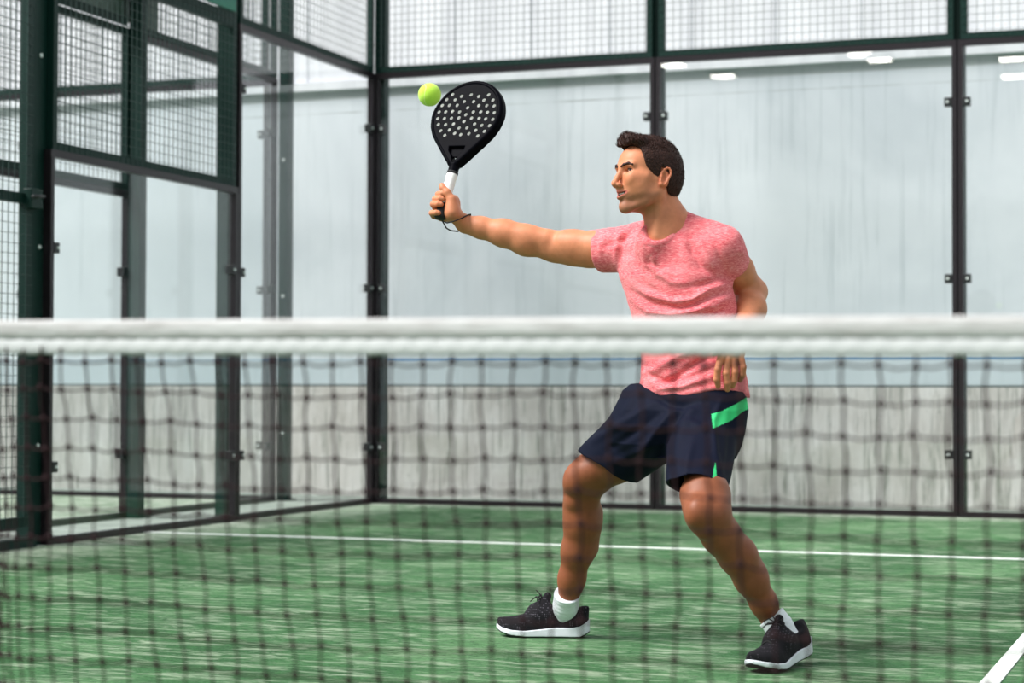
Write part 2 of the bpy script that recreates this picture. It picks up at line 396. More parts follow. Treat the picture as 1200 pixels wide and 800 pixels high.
def half(pt, n, k=.004, op='&'):
    pt = np.array(pt, float); n = nrm(n)
    return P(lambda q: (q-pt)@n, pt, 99, op, k, True)
def fn(f, c, R, k=.004, op='+'): return P(f, c, R, op, k)
def field(prims, q, c=None, rad=0.0):
    d = np.full(len(q), 9.0, np.float64)
    for p in prims:
        if c is not None and not p.al and np.linalg.norm(p.c-c)-p.R > rad+p.k+.01: continue
        e = p.f(q); k = p.k
        if p.op == '+':
            h = np.maximum(k-np.abs(d-e), 0); d = np.minimum(d, e)-h*h/(4*k)
        elif p.op == '-':
            e = -e; h = np.maximum(k-np.abs(d-e), 0); d = np.maximum(d, e)+h*h/(4*k)
        else:
            h = np.maximum(k-np.abs(d-e), 0); d = np.maximum(d, e)+h*h/(4*k)
    return d
def surface(prims, vox, lo, hi, disp=None, slack=1.7):
    n = 14; Bs = n*vox; lo = np.array(lo, float); hi = np.array(hi, float)
    nb = np.ceil((hi-lo)/Bs).astype(int)+1
    gi = np.stack(np.meshgrid(*[np.arange(m) for m in nb], indexing='ij'), -1).reshape(-1, 3)
    cc = lo+(gi+.5)*Bs; keep = np.zeros(len(cc), bool)
    for i in range(0, len(cc), 60000): keep[i:i+60000] = np.abs(field(prims, cc[i:i+60000])) < Bs*.87*slack+.004
    gi = gi[keep]; cc = cc[keep]
    loc = np.stack(np.meshgrid(*[np.arange(n+1)]*3, indexing='ij'), -1).reshape(-1, 3)
    S_ = np.array([1 << 40, 1 << 20, 1], np.int64)
    corners = [(a, b, c) for a in (0, 1) for b in (0, 1) for c in (0, 1)]
    edges = [(i, j) for i in range(8) for j in range(i+1, 8) if bin(i ^ j).count('1') == 1]
    ids = []; pos = []; quads = []
    for g, c in zip(gi, cc):
        q = lo+(g*n+loc)*vox
        d = field(prims, q, c, Bs*.87)
        if disp is not None:
            nr = np.abs(d) < .03
            if nr.any(): d[nr] -= disp(q[nr])
        if (d > 0).all() or (d < 0).all(): continue
        D = d.reshape(n+1, n+1, n+1); s = D < 0
        cv = np.stack([D[a:n+a, b:n+b, c_:n+c_] for a, b, c_ in corners], -1); sg = cv < 0; m = sg.any(-1) & ~sg.all(-1)
        if not m.any(): continue
        idx = np.argwhere(m); v8 = cv[m]; acc = np.zeros((len(idx), 3)); cnt = np.zeros(len(idx))
        for i, j in edges:
            x = (v8[:, i] < 0) != (v8[:, j] < 0)
            if not x.any(): continue
            t = v8[x, i]/(v8[x, i]-v8[x, j]); ci = np.array(corners[i], float); cj = np.array(corners[j], float)
            acc[x] += ci+(cj-ci)*t[:, None]; cnt[x] += 1
        gidx = g*n+idx+1
        ids.append(gidx@S_); pos.append(lo+(g*n+idx+acc/cnt[:, None])*vox)
        for ax in range(3):
            o = [0, 0, 0]; o[ax] = 1
            A = s[:n, :n, :n]; Bb = s[o[0]:n+o[0], o[1]:n+o[1], o[2]:n+o[2]]
            e = np.argwhere(A != Bb)
            if not len(e): continue
            inside = A[tuple(e.T)]; u = np.zeros(3, int); w = np.zeros(3, int); u[(ax+1) % 3] = 1; w[(ax+2) % 3] = 1
            G = g*n+e+1; Q = np.stack([G@S_, (G-u)@S_, (G-u-w)@S_, (G-w)@S_], 1)
            Q[~inside] = Q[~inside][:, ::-1]; quads.append(Q)
    ids = np.concatenate(ids); pos = np.concatenate(pos); Q = np.concatenate(quads)
    uid, first = np.unique(ids, return_index=True); pos = pos[first]
    ix = np.searchsorted(uid, Q); ix = np.clip(ix, 0, len(uid)-1); ok = (uid[ix] == Q).all(1)
    return pos, ix[ok]
def relax(V, F, it=2, f=.5):
    E_ = np.concatenate([F[:, [0, 1]], F[:, [1, 2]], F[:, [2, 3]], F[:, [3, 0]]])
    for k in range(it*2):
        acc = np.zeros_like(V); cnt = np.zeros(len(V))
        for ax in range(3): acc[:, ax] = np.bincount(E_[:, 0], V[E_[:, 1], ax], len(V))+np.bincount(E_[:, 1], V[E_[:, 0], ax], len(V))
        cnt = np.bincount(E_.ravel(), minlength=len(V)).astype(float)
        V = V+(acc/np.maximum(cnt, 1)[:, None]-V)*(f if k % 2 == 0 else -f*1.02)
    return V
def vnormals(V, F):
    fn_ = np.cross(V[F[:, 2]]-V[F[:, 0]], V[F[:, 3]]-V[F[:, 1]]); N_ = np.zeros_like(V)
    for j in range(4):
        for ax in range(3): N_[:, ax] += np.bincount(F[:, j], fn_[:, ax], len(V))
    return N_/(np.linalg.norm(N_, axis=1)[:, None]+1e-12)
def fastmesh(name, V, F, col=None, fill=False):
    me = bpy.data.meshes.new(name); me.vertices.add(len(V)); me.vertices.foreach_set('co', V.astype(np.float32).ravel())
    me.loops.add(F.size); me.loops.foreach_set('vertex_index', F.astype(np.int32).ravel())
    me.polygons.add(len(F)); me.polygons.foreach_set('loop_start', np.arange(0, F.size, F.shape[1], dtype=np.int32))
    me.polygons.foreach_set('loop_total', np.full(len(F), F.shape[1], np.int32)); me.polygons.foreach_set('use_smooth', np.ones(len(F), bool))
    me.update(calc_edges=True); me.validate()
    if fill:                          # close single-cell gaps left where two sheets touch
        bm_ = bmesh.new(); bm_.from_mesh(me); be = [e for e in bm_.edges if e.is_boundary]
        if be: bmesh.ops.holes_fill(bm_, edges=be, sides=12)
        for f_ in bm_.faces: f_.smooth = True
        bm_.to_mesh(me); bm_.free()
    if col is not None:
        a = me.color_attributes.new('tint', 'FLOAT_COLOR', 'POINT'); a.data.foreach_set('color', np.concatenate([col, np.ones((len(V), 1))], 1).astype(np.float32).ravel())
    return me
def polydist(px, py, line):
    d = np.full(len(px), 1e9); T = np.zeros(len(px)); L = len(line)-1
    for i in range(L):
        ax, ay = line[i]; bx_, by = line[i+1]; ux, uy = bx_-ax, by-ay; l2 = ux*ux+uy*uy+1e-9
        t = np.clip(((px-ax)*ux+(py-ay)*uy)/l2, 0, 1); e = np.hypot(px-ax-t*ux, py-ay-t*uy)
        m = e < d; d[m] = e[m]; T[m] = (i+t[m])/L
    return d, T
def inpoly(px, py, poly):
    r = np.zeros(len(px), bool); n = len(poly)
    for i in range(n):
        x1, y1 = poly[i]; x2, y2 = poly[i-1]
        c = ((y1 > py) != (y2 > py)) & (px < (x2-x1)*(py-y1)/(y2-y1+1e-9)+x1); r ^= c
    return r
def sm(a, b, x): t = np.clip((x-a)/(b-a), 0, 1); return t*t*(3-2*t)
def vnoise(q, s, seed=0):             # cheap smooth noise from a few sines
    q = q*s; r = np.random.RandomState(seed); o = np.zeros(len(q))
    for i in range(5):
        w = r.normal(size=3); ph = r.uniform(0, 6.28); o += np.sin(q@w+ph+1.3*np.sin(q@r.normal(size=3)*.7))
    return o/5
def folds(V, N_, lines):              # cloth creases: ridge (+) or groove (-) along lines on the side facing the court net
    px, py, z = PX(V); fr_ = np.clip(-(N_@FW)*1.6, 0, 1)
    for ln_, amp, wid in lines:
        d, T = polydist(px, py, ln_); taper = np.sin(np.clip(T, .04, .96)*math.pi)**.6
        V = V+N_*(amp*np.exp(-(d/wid)**2)*1.7*taper*fr_)[:, None]
    return V
WX, WY, WZ = np.eye(3)
FH = nrm([FW[0], FW[1], 0])
def Wp(px, py, D): return W(px, py, D)

# ------------------------------------------------------------------ the player
PERSON = thing('person', 'man in pink t-shirt and navy shorts lunging to swing a black racket', 'person', (0, 0, 0))
PR = Wp(760, 760, 5.85); PR[2] = 0; PERSON.location = PR
def body_part(name, V, F, mat, parent=PERSON, col=None):
    return link(name, fastmesh(name, V-PR, F, col, name == 'body'), mat, parent)

# head frame
HY = math.radians(62); pitch = math.radians(7)
F0 = -math.sin(HY)*RT-math.cos(HY)*FH; F0[2] = 0; F0 = nrm(F0)
HL = math.cos(HY)*RT-math.sin(HY)*FH; HL[2] = 0; HL = nrm(HL)
HF = nrm(F0*math.cos(pitch)+WZ*math.sin(pitch)); HU = nrm(np.cross(HF, HL))
HL = nrm(HL+HU*.03); HU = nrm(np.cross(HF, HL))
HO = Wp(760.5, 211.5, 5.86); HS = .93
HA = np.array([HF, HL, HU])
def H(x, y, z): return HO+(HF*x+HL*y+HU*z)*HS
def U(p): return HO+(p-HO)/HS       # same place in the unscaled head
def rescale(prims):
    out = []
    for p in prims:
        out.append(P((lambda q, g=p.f: HS*g(HO+(q-HO)/HS)), HO+(p.c-HO)*HS, p.R*HS, p.op, p.k*HS, p.al))
    return out
def hl(q): return (q-HO)@HA.T/HS         # world -> head frame

skin = []
H_ = H
def H(x, y, z): return HO+HF*x+HL*y+HU*z
# neck and head
skin += [cone(U(Wp(780, 264, 5.885)), H(-.022, 0, -.045), .059, .052, .02)]
skin += [cone(U(Wp(783, 264, 5.90)), H(-.040, 0, -.02), .050, .048, .03)]
skin += [ell(H(-.004, 0, .040), HA, (.098, .074, .086), .02), ell(H(.047, 0, .044), HA, (.0625, .062, .060), .02),
         ell(H(.040, 0, -.008), HA, (.062, .0605, .062), .025), ell(H(.0655, 0, -.054), HA, (.0375, .041, .040), .02)]
for s in (-1, 1):
    skin += [cone(H(.006, s*.055, -.046), H(.036, s*.047, -.080), .0145, .012, .022), cone(H(.036, s*.0485, -.080), H(.074, s*.013, -.102), .0125, .013, .016),
             cone(H(.010, s*.057, -.01), H(.006, s*.055, -.046), .014, .0145, .03),
             cone(H(.084, s*.040, -.006), H(.050, s*.061, -.004), .0155, .012, .022),
             cone(H(.078, s*.034, -.020), H(.058, s*.046, -.050), .018, .016, .03), cone(H(.052, s*.050, -.028), H(.026, s*.054, -.058), .013, .012, .03),
             cone(H(.1030, s*.010, .0275), H(.0925, s*.044, .0290), .0080, .0075, .014)]
skin += [ball(H(.0800, 0, -.099), .0185, .016)]
skin += [cone(H(.056, -.01, -.086), H(.0, 0, -.070), .024, .040, .02)]
for s in (-1, 1):
    skin += [ell(H(.1085, s*.031, .013), HA, (.017, .0165, .0095), .010, '-')]
    skin += [ball(H(.0835, s*.0315, .0140), .0138, .003)]
    skin += [ell(H(.0970, s*.0320, .0135), HA, (.0135, .0180, .0038), .001, '-')]
skin += [cone(H(.1060, 0, .018), H(.1245, 0, -.028), .0078, .0088, .012), ball(H(.1270, 0, -.0330), .0093, .008)]
for s in (-1, 1):
    skin += [ell(H(.1150, s*.0120, -.0360), HA, (.0105, .0065, .0075), .006)]
    skin += [ell(H(.1165, s*.0070, -.0430), HA, (.0065, .0034, .0040), .002, '-')]
    skin += [cone(H(.110, s*.016, -.030), H(.097, s*.030, -.050), .004, .005, .010, '-')] if False else []
skin += [cone(H(.1105, 0, -.042), H(.1075, 0, -.050), .005, .006, .012)]
for s in (-1, 1):
    skin += [cone(H(.1085, 0, -.0545), H(.087, s*.0305, -.0535), .0050, .0028, .006), cone(H(.1045, 0, -.0735), H(.087, s*.0305, -.0560), .0062, .0028, .006)]
    skin += [cone(H(.100, 0, -.0640), H(.089, s*.0255, -.0565), .0052, .0026, .002, '-'), cone(H(.110, 0, -.0640), H(.098, s*.0255, -.0565), .0050, .0026, .002, '-')]
# ears
for s in (-1, 1):
    ex = nrm(HF*.96+HL*(-s)*.28); ez = nrm(HU*.97-HF*.24); ey = nrm(np.cross(ez, ex)); EA = np.array([ex, ey, ez]); C0 = H(-.008, s*.0755, .003)
    E = lambda x, y, z, C0=C0, EA=EA, s=s: C0+EA[0]*x+HL*s*y+EA[2]*z
    skin += [ell(E(0, .002, 0), EA, (.0165, .0085, .030), .006)]
    ring = [E(.016*math.cos(a)*(1-.22*(math.sin(a) < 0)), .0085, .0305*math.sin(a)) for a in np.linspace(-1.0, 4.2, 12)]
    skin += [ell(E(.003, .0115, -.001), EA, (.0085, .007, .015), .003, '-')]
    skin += chain([(p, .0034) for p in ring], .003)
    skin += [ball(E(.005, .007, -.026), .0062, .006), ell(E(.0125, .0075, -.001), EA, (.0035, .004, .006), .004)]
    skin += [ell(E(.004, .012, -.003), EA, (.0045, .007, .006), .002, '-')]
skin = rescale(skin)
H = H_
# sternomastoid line
skin += [cone(H(-.012, .054, -.035), Wp(769, 276, 5.815), .010, .008, .03)]
# trunk hidden by the shirt
skin += [cone(Wp(788, 262, 5.89), Wp(800, 330, 5.90), .05, .08, .04), cone(Wp(800, 330, 5.90), Wp(812, 470, 5.86), .08, .08, .04),
         cone(Wp(745, 292, 5.98), Wp(788, 275, 5.9), .04, .05, .03), cone(Wp(788, 275, 5.9), Wp(852, 292, 5.81), .05, .04, .03),
         cone(Wp(777, 258, 5.865), Wp(775, 286, 5.858), .050, .057, .02)]
# right arm, stretched towards the ball
skin += chain([(Wp(742, 292, 5.98), .045), (Wp(706, 292, 6.03), .051), (Wp(672, 289, 6.07), .046), (Wp(648, 288, 6.10), .0425)], .03)
skin += [cone(Wp(698, 287, 6.02), Wp(662, 284, 6.06), .031, .028, .03), cone(Wp(688, 300, 6.05), Wp(655, 294, 6.09), .032, .03, .03)]
skin += chain([(Wp(648, 288, 6.10), .0425), (Wp(617, 281.5, 6.115), .0450), (Wp(590, 273, 6.13), .0400), (Wp(563, 266.5, 6.145), .0305), (Wp(545, 262.5, 6.15), .0245)], .025)
skin += [cone(Wp(640, 279, 6.08), Wp(600, 272, 6.11), .026, .024, .02)]
# left arm, hanging bent
skin += chain([(Wp(850, 298, 5.84), .036), (Wp(863, 316, 5.88), .0465), (Wp(880, 342, 5.94), .0425)], .03)
skin += chain([(Wp(880, 343, 5.94), .0425), (Wp(880, 362, 5.87), .0425), (Wp(873, 384, 5.79), .035), (Wp(864, 400, 5.725), .0265)], .025)
skin += [ball(Wp(889, 341, 5.95), .019, .025)]
# legs
skin += chain([(Wp(778, 500, 5.93), .085), (Wp(722, 537, 6.025), .0700), (Wp(693, 556, 6.08), .0620), (Wp(683, 566, 6.10), .0560)], .03)
skin += chain([(Wp(683, 566, 6.10), .0550), (Wp(681, 592, 6.12), .0500), (Wp(682, 612, 6.13), .0525), (Wp(677, 645, 6.155), .0470), (Wp(670, 678, 6.185), .0385), (Wp(666, 702, 6.20), .0325)], .03)
skin += [ell(Wp(674, 563, 6.055), np.array([RT, UP, FW]), (.033, .042, .03), .03), cone(Wp(692, 600, 6.15), Wp(690, 640, 6.17), .035, .028, .03),
         cone(Wp(690, 553, 6.04), Wp(682, 560, 6.06), .04, .035, .03), ball(Wp(673, 588, 6.08), .022, .02)]
skin += chain([(Wp(828, 500, 5.80), .070), (Wp(829, 548, 5.64), .0640), (Wp(826, 580, 5.50), .0610), (Wp(829, 602, 5.45), .0570)], .03)
skin += chain([(Wp(829, 602, 5.45), .0560), (Wp(845, 627, 5.49), .0500), (Wp(864, 650, 5.53), .0500), (Wp(880, 678, 5.57), .0430), (Wp(895, 706, 5.60), .0345), (Wp(903, 724, 5.62), .0315)], .03)
skin += [ell(Wp(817, 600, 5.405), np.array([RT, UP, FW]), (.030, .038, .03), .03), cone(Wp(872, 648, 5.57), Wp(884, 672, 5.59), .032, .026, .03),
         cone(Wp(815, 580, 5.49), Wp(815, 592, 5.45), .030, .026, .03), cone(Wp(840, 582, 5.50), Wp(841, 594, 5.46), .030, .026, .03), ball(Wp(826, 622, 5.43), .020, .02)]
skin += [cone(Wp(835, 622, 5.44), Wp(880, 692, 5.55), .016, .014, .022)]

# racket frame (handle axis runs up through the fist)
RC = Wp(521, 236, 6.13)                                   # inside the fist, on the handle axis
RTOP = Wp(560, 97, 6.27); RA = nrm(RTOP-RC)               # up the racket
rn = nrm(-FH*math.cos(math.radians(31))-RT*math.sin(math.radians(31))); rn = nrm(rn-RA*(rn@RA)); RB = nrm(np.cross(RA, rn))  # RB: across the face
if RB@RT < 0: RB = -RB
# fist of the right hand
ha = nrm(RA); hr = nrm(RT-ha*(RT@ha)); hn = nrm(-FW-ha*(-FW@ha)-hr*(-FW@hr))
def Hd(r, u, n): return RC+hr*r+ha*u+hn*n
hand = []
hand += [cone(Wp(545, 262.5, 6.15), Hd(.036, -.035, .004), .0245, .024, .02)]
hand += [ell(Hd(.026, -.012, -.006), np.array([hr, ha, hn]), (.026, .042, .030), .014)]
hand += [cone(Hd(.034, -.036, .014), Hd(.022, .002, .022), .019, .0155, .014)]                 # ball of the thumb
hand += chain([(Hd(.024, .000, .021), .0140), (Hd(.004, .020, .027), .0118), (Hd(-.013, .033, .024), .0100), (Hd(-.0185, .041, .021), .0092)], .004)
for u, w, ln_ in ((.0225, .0098, .80), (.0045, .0100, .98), (-.0140, .0100, 1.04), (-.0440, .0094, .92)):
    tilt = -.004
    hand += chain([(Hd(.026, u+.002, -.024), .0115), (Hd(.002, u, -.0315), w*1.08), (Hd(-.0255*ln_, u+tilt, -.016), w*1.02), (Hd(-.0300*ln_, u+tilt*1.5, .006), w), (Hd(-.0140*ln_, u+tilt*2, .0225), w*.90), (Hd(-.005, u+tilt*2, .024), w*.8)], .003)
skin += hand
# left hand, fingers hanging down
skin += [cone(Wp(864, 400, 5.725), Wp(861, 407, 5.705), .0255, .028, .02), ell(Wp(857.5, 413, 5.69), np.array([RT, UP, FW]), (.038, .036, .017), .018)]
for pts, r in (([(845, 418), (841, 433), (840, 444), (841.5, 452)], .0100), ([(853, 421), (851, 437), (852.5, 448), (852.5, 456)], .0103),
               ([(861, 421), (861.5, 436), (860, 446), (858.5, 452)], .0098), ([(868, 418), (871, 430), (870, 439), (867, 445)], .0092)):
    dz = (5.684, 5.678, 5.684, 5.694)
    skin += chain([(Wp(x, y, z), r*(1.12, 1.0, 1.04, .82)[i]) for i, ((x, y), z) in enumerate(zip(pts, dz))], .003)
skin += chain([(Wp(846, 404, 5.69), .013), (Wp(839, 411, 5.67), .0105), (Wp(836, 414, 5.675), .009)], .008)

V, F = surface(skin, .0018, np.min([p.c-p.R for p in skin], 0)-.01, np.max([p.c+p.R for p in skin], 0)+.01)
V = relax(V, F, 1, .3)
# true skin colour differences: lips, stubble, mouth, nails; plus shade painted on the legs
h = hl(V); px, py, pz = PX(V)
base = np.tile(np.array(srgb(206, 134, 98)[:3]), (len(V), 1))
def paint(m, c, col=None):
    m = np.clip(m, 0, 1)[:, None]; base[:] = base*(1-m)+np.array(srgb(*c)[:3])*m
headz = (np.abs(h[:, 0]) < .15) & (np.abs(h[:, 1]) < .1) & (h[:, 2] > -.13) & (h[:, 2] < .15)
legshade = sm(500, 540, py)
paint(legshade*.9, (126, 70, 43))  # dimmer light on the legs, put into the skin colour
paint(headz*sm(.03, .06, h[:, 0])*(1-sm(-.050, -.030, h[:, 2]))*.14, (120, 88, 74))
paint(headz*(sm(-.02, .02, h[:, 0]))*(1-sm(-.066, -.050, h[:, 2]-.2*(.06-h[:, 0])))*.42, (112, 80, 66))
mo = headz & (h[:, 0] > .082)
dm = np.abs(h[:, 2]+.058); lipw = 0
ctr = -.0640+.0085*np.abs(h[:, 1])/.030
dl = np.abs(h[:, 2]-ctr)
paint(mo*(np.abs(h[:, 1]) < .032)*(1-sm(.0105, .0135, dl+np.abs(h[:, 1])*.25))*.8, (186, 96, 88))
paint(headz*(np.abs(h[:, 0]+.008) < .022)*(np.abs(h[:, 1]) > .070)*(np.abs(h[:, 2]) < .036)*.35, (196, 96, 70))
inner = mo & (np.abs(h[:, 1]) < .0235) & (dl < .0036) | (headz & (h[:, 0] > .075) & (h[:, 0] < .0975) & (dl < .006) & (np.abs(h[:, 1]) < .020))
paint(inner*1.0, (70, 26, 26))
t = NT('skin'); at_ = t.n('ShaderNodeAttribute'); at_.attribute_name = 'tint'
sk = t.noise(t.coords(), 24, 5, .65)
c = t.mix(1.0, at_.outputs['Color'], t.ramp(sk, [(.3, (.86, .82, .80)), (.7, (1.1, 1.07, 1.05))]), 'MULTIPLY')
t.base(c); t.bump(t.noise(t.coords(), 420, 3, .6), .06, .002)
t.set(.52, 0, .35, Subsurface_Weight=.10, Subsurface_Scale=.01); t.b.inputs['Subsurface Radius'].default_value = (1, .35, .2); M['skin'] = t.m
BODY = body_part('body', V, F, M['skin'], col=base)

# eyes, brows, teeth
M['eyewhite'] = plain('eye_white', srgb(205, 190, 180), .25, var=.02); M['iris'] = plain('iris_brown', srgb(62, 34, 20), .15)
M['teeth'] = plain('teeth', srgb(238, 232, 222), .25, var=.03)
M['hair'] = None
t = NT('hair'); c = t.noise(t.coords((120, 120, 120)), 2, 3, .7)
t.base(t.ramp(c, [(.3, srgb(34, 20, 18)), (.6, srgb(62, 38, 32)), (.8, srgb(104, 70, 56))])); t.bump(c, .4, .002); M['hair'] = t.set(.5, 0, .2)
def uvball(c, r, n=16):
    m = MB(); V_ = []; 
    for i in range(n+1):
        for j in range(n*2): a = math.pi*i/n; b = math.pi*j/n; V_.append(c+r*np.array([math.sin(a)*math.cos(b), math.sin(a)*math.sin(b), math.cos(a)]))
    m.V = V_; m.F = [(i*2*n+j, (i+1)*2*n+j, (i+1)*2*n+(j+1) % (2*n), i*2*n+(j+1) % (2*n)) for i in range(n) for j in range(2*n)]; return m
gaze = nrm(HF*.90+HL*.30+HU*.03)
for s in (-1, 1):
    ec = H(.0835, s*.0315, .0140)
    eb = uvball(ec-PR, .0124*HS).build('eyeball', M['eyewhite'], PERSON, True)
    uvball(ec+gaze*.0068*HS-PR, .0064*HS).build('iris', M['iris'], eb, True)
    lsh = [ec+HS*(HF*math.cos(a)*math.cos(.32)+HL*s*math.sin(a)+HU*(.30-.10*abs(a)))*.0141/math.sqrt(math.cos(a)**2*math.cos(.32)**2+math.sin(a)**2+(.30-.10*abs(a))**2) for a in np.linspace(-.85, 1.15, 9)]
    MB().tube([q_-PR for q_ in lsh], [.0008, .0013, .0017, .0018, .0018, .0018, .0016, .0012, .0007], 5).build('eyelash', M['hair'], PERSON, True)
m = MB(); arc = [H(.0985-.55*(y**2)*24, y, -.0602+.16*abs(y)) for y in np.linspace(-.023, .023, 9)]
m.tube([p-PR for p in arc], .0030, 8); m.build('teeth', M['teeth'], PERSON, True)
for s in (-1, 1):
    br = chain([(H(.1130, s*.010, .0245), .0030), (H(.1100, s*.022, .0300), .0037), (H(.1030, s*.036, .0335), .0040), (H(.0965, s*.0500, .0290), .0032)], .004)
    v_, f_ = surface(br, .0010, np.min([p.c-p.R for p in br], 0)-.004, np.max([p.c+p.R for p in br], 0)+.004, disp=lambda q: .0005*np.sin(hl(q)[:, 1]*2400+hl(q)[:, 2]*900))
    body_part('eyebrow', v_, f_, M['hair'])

# hair
gx = np.array([-.12, -.085, -.06, -.035, -.022, -.004, .006, .010, .018, .027, .034, .040, .046, .056, .064, .070, .078, .12])
gz = np.array([-.050, -.052, -.050, -.040, -.018, .034, .034, .004, -.024, -.034, -.022, .0, .016, .030, .054, .084, .096, .098])
H_ = H
def H(x, y, z): return HO+HF*x+HL*y+HU*z
cap = [ell(H(-.008, 0, .046), HA, (.106, .0825, .0935), .02), ell(H(-.030, 0, .0), HA, (.082, .074, .075), .03),
       ell(H(.034, 0, .056), HA, (.062, .067, .064), .02), ell(H(.012, 0, .100), HA, (.085, .058, .040), .02)]
cap += [fn(lambda q: (lambda l: (np.interp(l[:, 0]-.10*(np.abs(l[:, 1]) < .0)*1., gx, gz)+np.clip(.045-np.abs(l[:, 1]), 0, .04)*np.where(l[:, 0] > .055, .25, 0)-l[:, 2])*.75)((q-HO)@HA.T), HO, .3, .006, '&')]
cap += [cone(H(.066, y, .112), H(.092+.005*math.cos(y*60), y*.9, .1230-.25*abs(y)+.003*math.sin(y*300)), .018, .014, .010) for y in (-.042, -.03, -.018, -.006, .006, .018, .030, .040)]
cap += [cone(H(.092, y, .116), H(.103, y*.9, .100-.002*math.sin(y*200)), .012, .007, .008) for y in (-.034, -.02, -.004, .012, .026)]
def hairdisp(q):
    l = hl(q); a = np.arctan2(l[:, 2]-.03, l[:, 0]+.0); rr = np.arcsin(np.clip(l[:, 1]/.09, -1, 1))
    return .0011*np.sin(rr*95+3*np.sin(a*5)+2*np.sin(a*11))+.0008*np.sin(a*70+rr*31)
cap = rescale(cap); H = H_
V, F = surface(cap, .0020, HO-.16, HO+.19, disp=hairdisp)
HAIR = body_part('hair', V, F, M['hair'])
Nn = vnormals(V, F); l = hl(V); up_ = (l[:, 2] > -.045); sel = RNG.choice(np.where(up_)[0], 8000)
hs = MB()
for i in sel:
    p = V[i]; nn = Nn[i]; lx, ly, lz = l[i]
    if lz > .085: flow = HF*.5+HU*.35+HL*RNG.normal(0, .25)
    elif lx > .05: flow = -HF*.2-HU*.5+HL*RNG.normal(0, .15)
    else: flow = -HU*.9-HF*.35+HL*RNG.normal(0, .15)
    flow = nrm(flow-nn*(flow@nn)); L_ = (.008+.007*RNG.rand()) if lz > .085 else .005+.004*RNG.rand()
    lift = .10 if lz > .085 else .05
    if lx > .07 and lz > .09: flow = nrm(HU*.7+HF*.5+HL*RNG.normal(0, .25)); flow = nrm(flow-nn*(flow@nn)); L_ = .013; lift = .12
    a = p-nn*.001; b = p+flow*L_*.55+nn*L_*lift*.6; c_ = p+flow*L_+nn*L_*lift*.2-nn*.0006
    hs.tube([a-PR, b-PR, c_-PR], [.0005, .00045, .00012], 3)
hs.build('hair_strands', M['hair'], HAIR, True)

# ---- t-shirt
def loftz(rows, c, R, yaw=32, k=.03, op='+'):
    """elliptical sections by height: rows of (px_left, px_right, py, depth, half thickness)"""
    ca, sa = math.cos(math.radians(yaw)), math.sin(math.radians(yaw))
    lat = nrm(RT*ca-FH*sa); lat[2] = 0; lat = nrm(lat); thk = nrm(FH*ca+RT*sa); thk[2] = 0; thk = nrm(thk)
    zs, C, A, B_ = [], [], [], []
    for xl, xr, py_, D, b in rows:
        p = Wp((xl+xr)/2, py_, D); w = (xr-xl)/2*D/FPX; zs.append(p[2]); C.append(p); B_.append(b)
        A.append(math.sqrt(max(w*w-b*b*sa*sa, 1e-5))/ca)
    o = np.argsort(zs); zs = np.array(zs)[o]; C = np.array(C)[o]; A = np.array(A)[o]; B_ = np.array(B_)[o]
    def f(q):
        z = q[:, 2]; cx = np.interp(z, zs, C[:, 0]); cy_ = np.interp(z, zs, C[:, 1]); a = np.interp(z, zs, A); b = np.interp(z, zs, B_)
        dx = q[:, 0]-cx; dy = q[:, 1]-cy_; u = (dx*lat[0]+dy*lat[1]); v = (dx*thk[0]+dy*thk[1])
        k0 = (np.abs(u/a)**2.3+np.abs(v/b)**2.3)**(1/2.3)+1e-6
        d = (k0-1)*np.minimum(np.hypot(u, v)/k0, .2)
        ez = np.maximum(zs[0]-z, z-zs[-1])
        return np.where(ez > 0, np.maximum(d, 0)*.0+np.hypot(np.maximum(d, 0), ez)+np.where(d < 0, 0, 0), np.maximum(d, ez*.9))
    return P(f, C.mean(0), R, op, k)
sh = [loftz([(752, 838, 272, 5.92, .055), (734, 852, 285, 5.91, .085), (726, 853, 305, 5.91, .105), (729, 852, 325, 5.905, .116), (736, 858, 345, 5.90, .120), (744, 863, 372, 5.89, .118),
             (750, 863, 398, 5.88, .116), (754, 868, 420, 5.875, .118), (753, 872, 442, 5.87, .122), (750, 875, 464, 5.87, .126), (748, 877, 480, 5.87, .128)], Wp(805, 370, 5.9), .45)]
sh += [cone(Wp(790, 266, 5.905), Wp(848, 287, 5.835), .055, .0570, .04), cone(Wp(786, 268, 5.91), Wp(738, 285, 5.98), .052, .052, .04)]
sh += [cone(Wp(770, 287, 5.862), Wp(800, 300, 5.88), .066, .082, .03)]
# sleeves
sl = nrm(Wp(868, 330, 5.92)-Wp(850, 290, 5.81)); slc = Wp(858.5, 309, 5.86)
sh += [cone(Wp(846, 293, 5.83), slc+sl*.05, .0605, .0600, .03)]
sr = nrm(Wp(680, 297, 6.06)-Wp(735, 290, 5.99)); src = Wp(702, 293, 6.04)
sh += [cone(Wp(745, 291, 5.97), src+sr*.05, .071, .0640, .02)]
lh = nrm(RT*26+UP*(-34)); rh = nrm(RT*(-43)+UP*(-20))      # hem plane directions as the cuffs are cut
def cutnear(pt, n, c, R_):            # cuts only what lies near the cuff
    n = nrm(n); pt = np.array(pt); c = np.array(c)
    return fn(lambda q: np.minimum(-((q-pt)@n), np.inf)*0+np.maximum(-((q-pt)@n), np.sqrt(((q-c)**2).sum(1))-R_), c, R_, .004, '-')
sh += [cutnear(slc+0*sl, nrm(lh*.95+FW*.10), slc+sl*.09, .10), cutnear(src+RT*.004, nrm(RT*(-41)+UP*(-46)), src+sr*.09, .115)]
# hollow cuffs, so the arm comes out of cloth
sh += [cone(slc+sl*.035, slc+sl*.09, .0525, .056, .004, '-'), cone(src+sr*.030, src+sr*.08, .0535, .0565, .004, '-')]
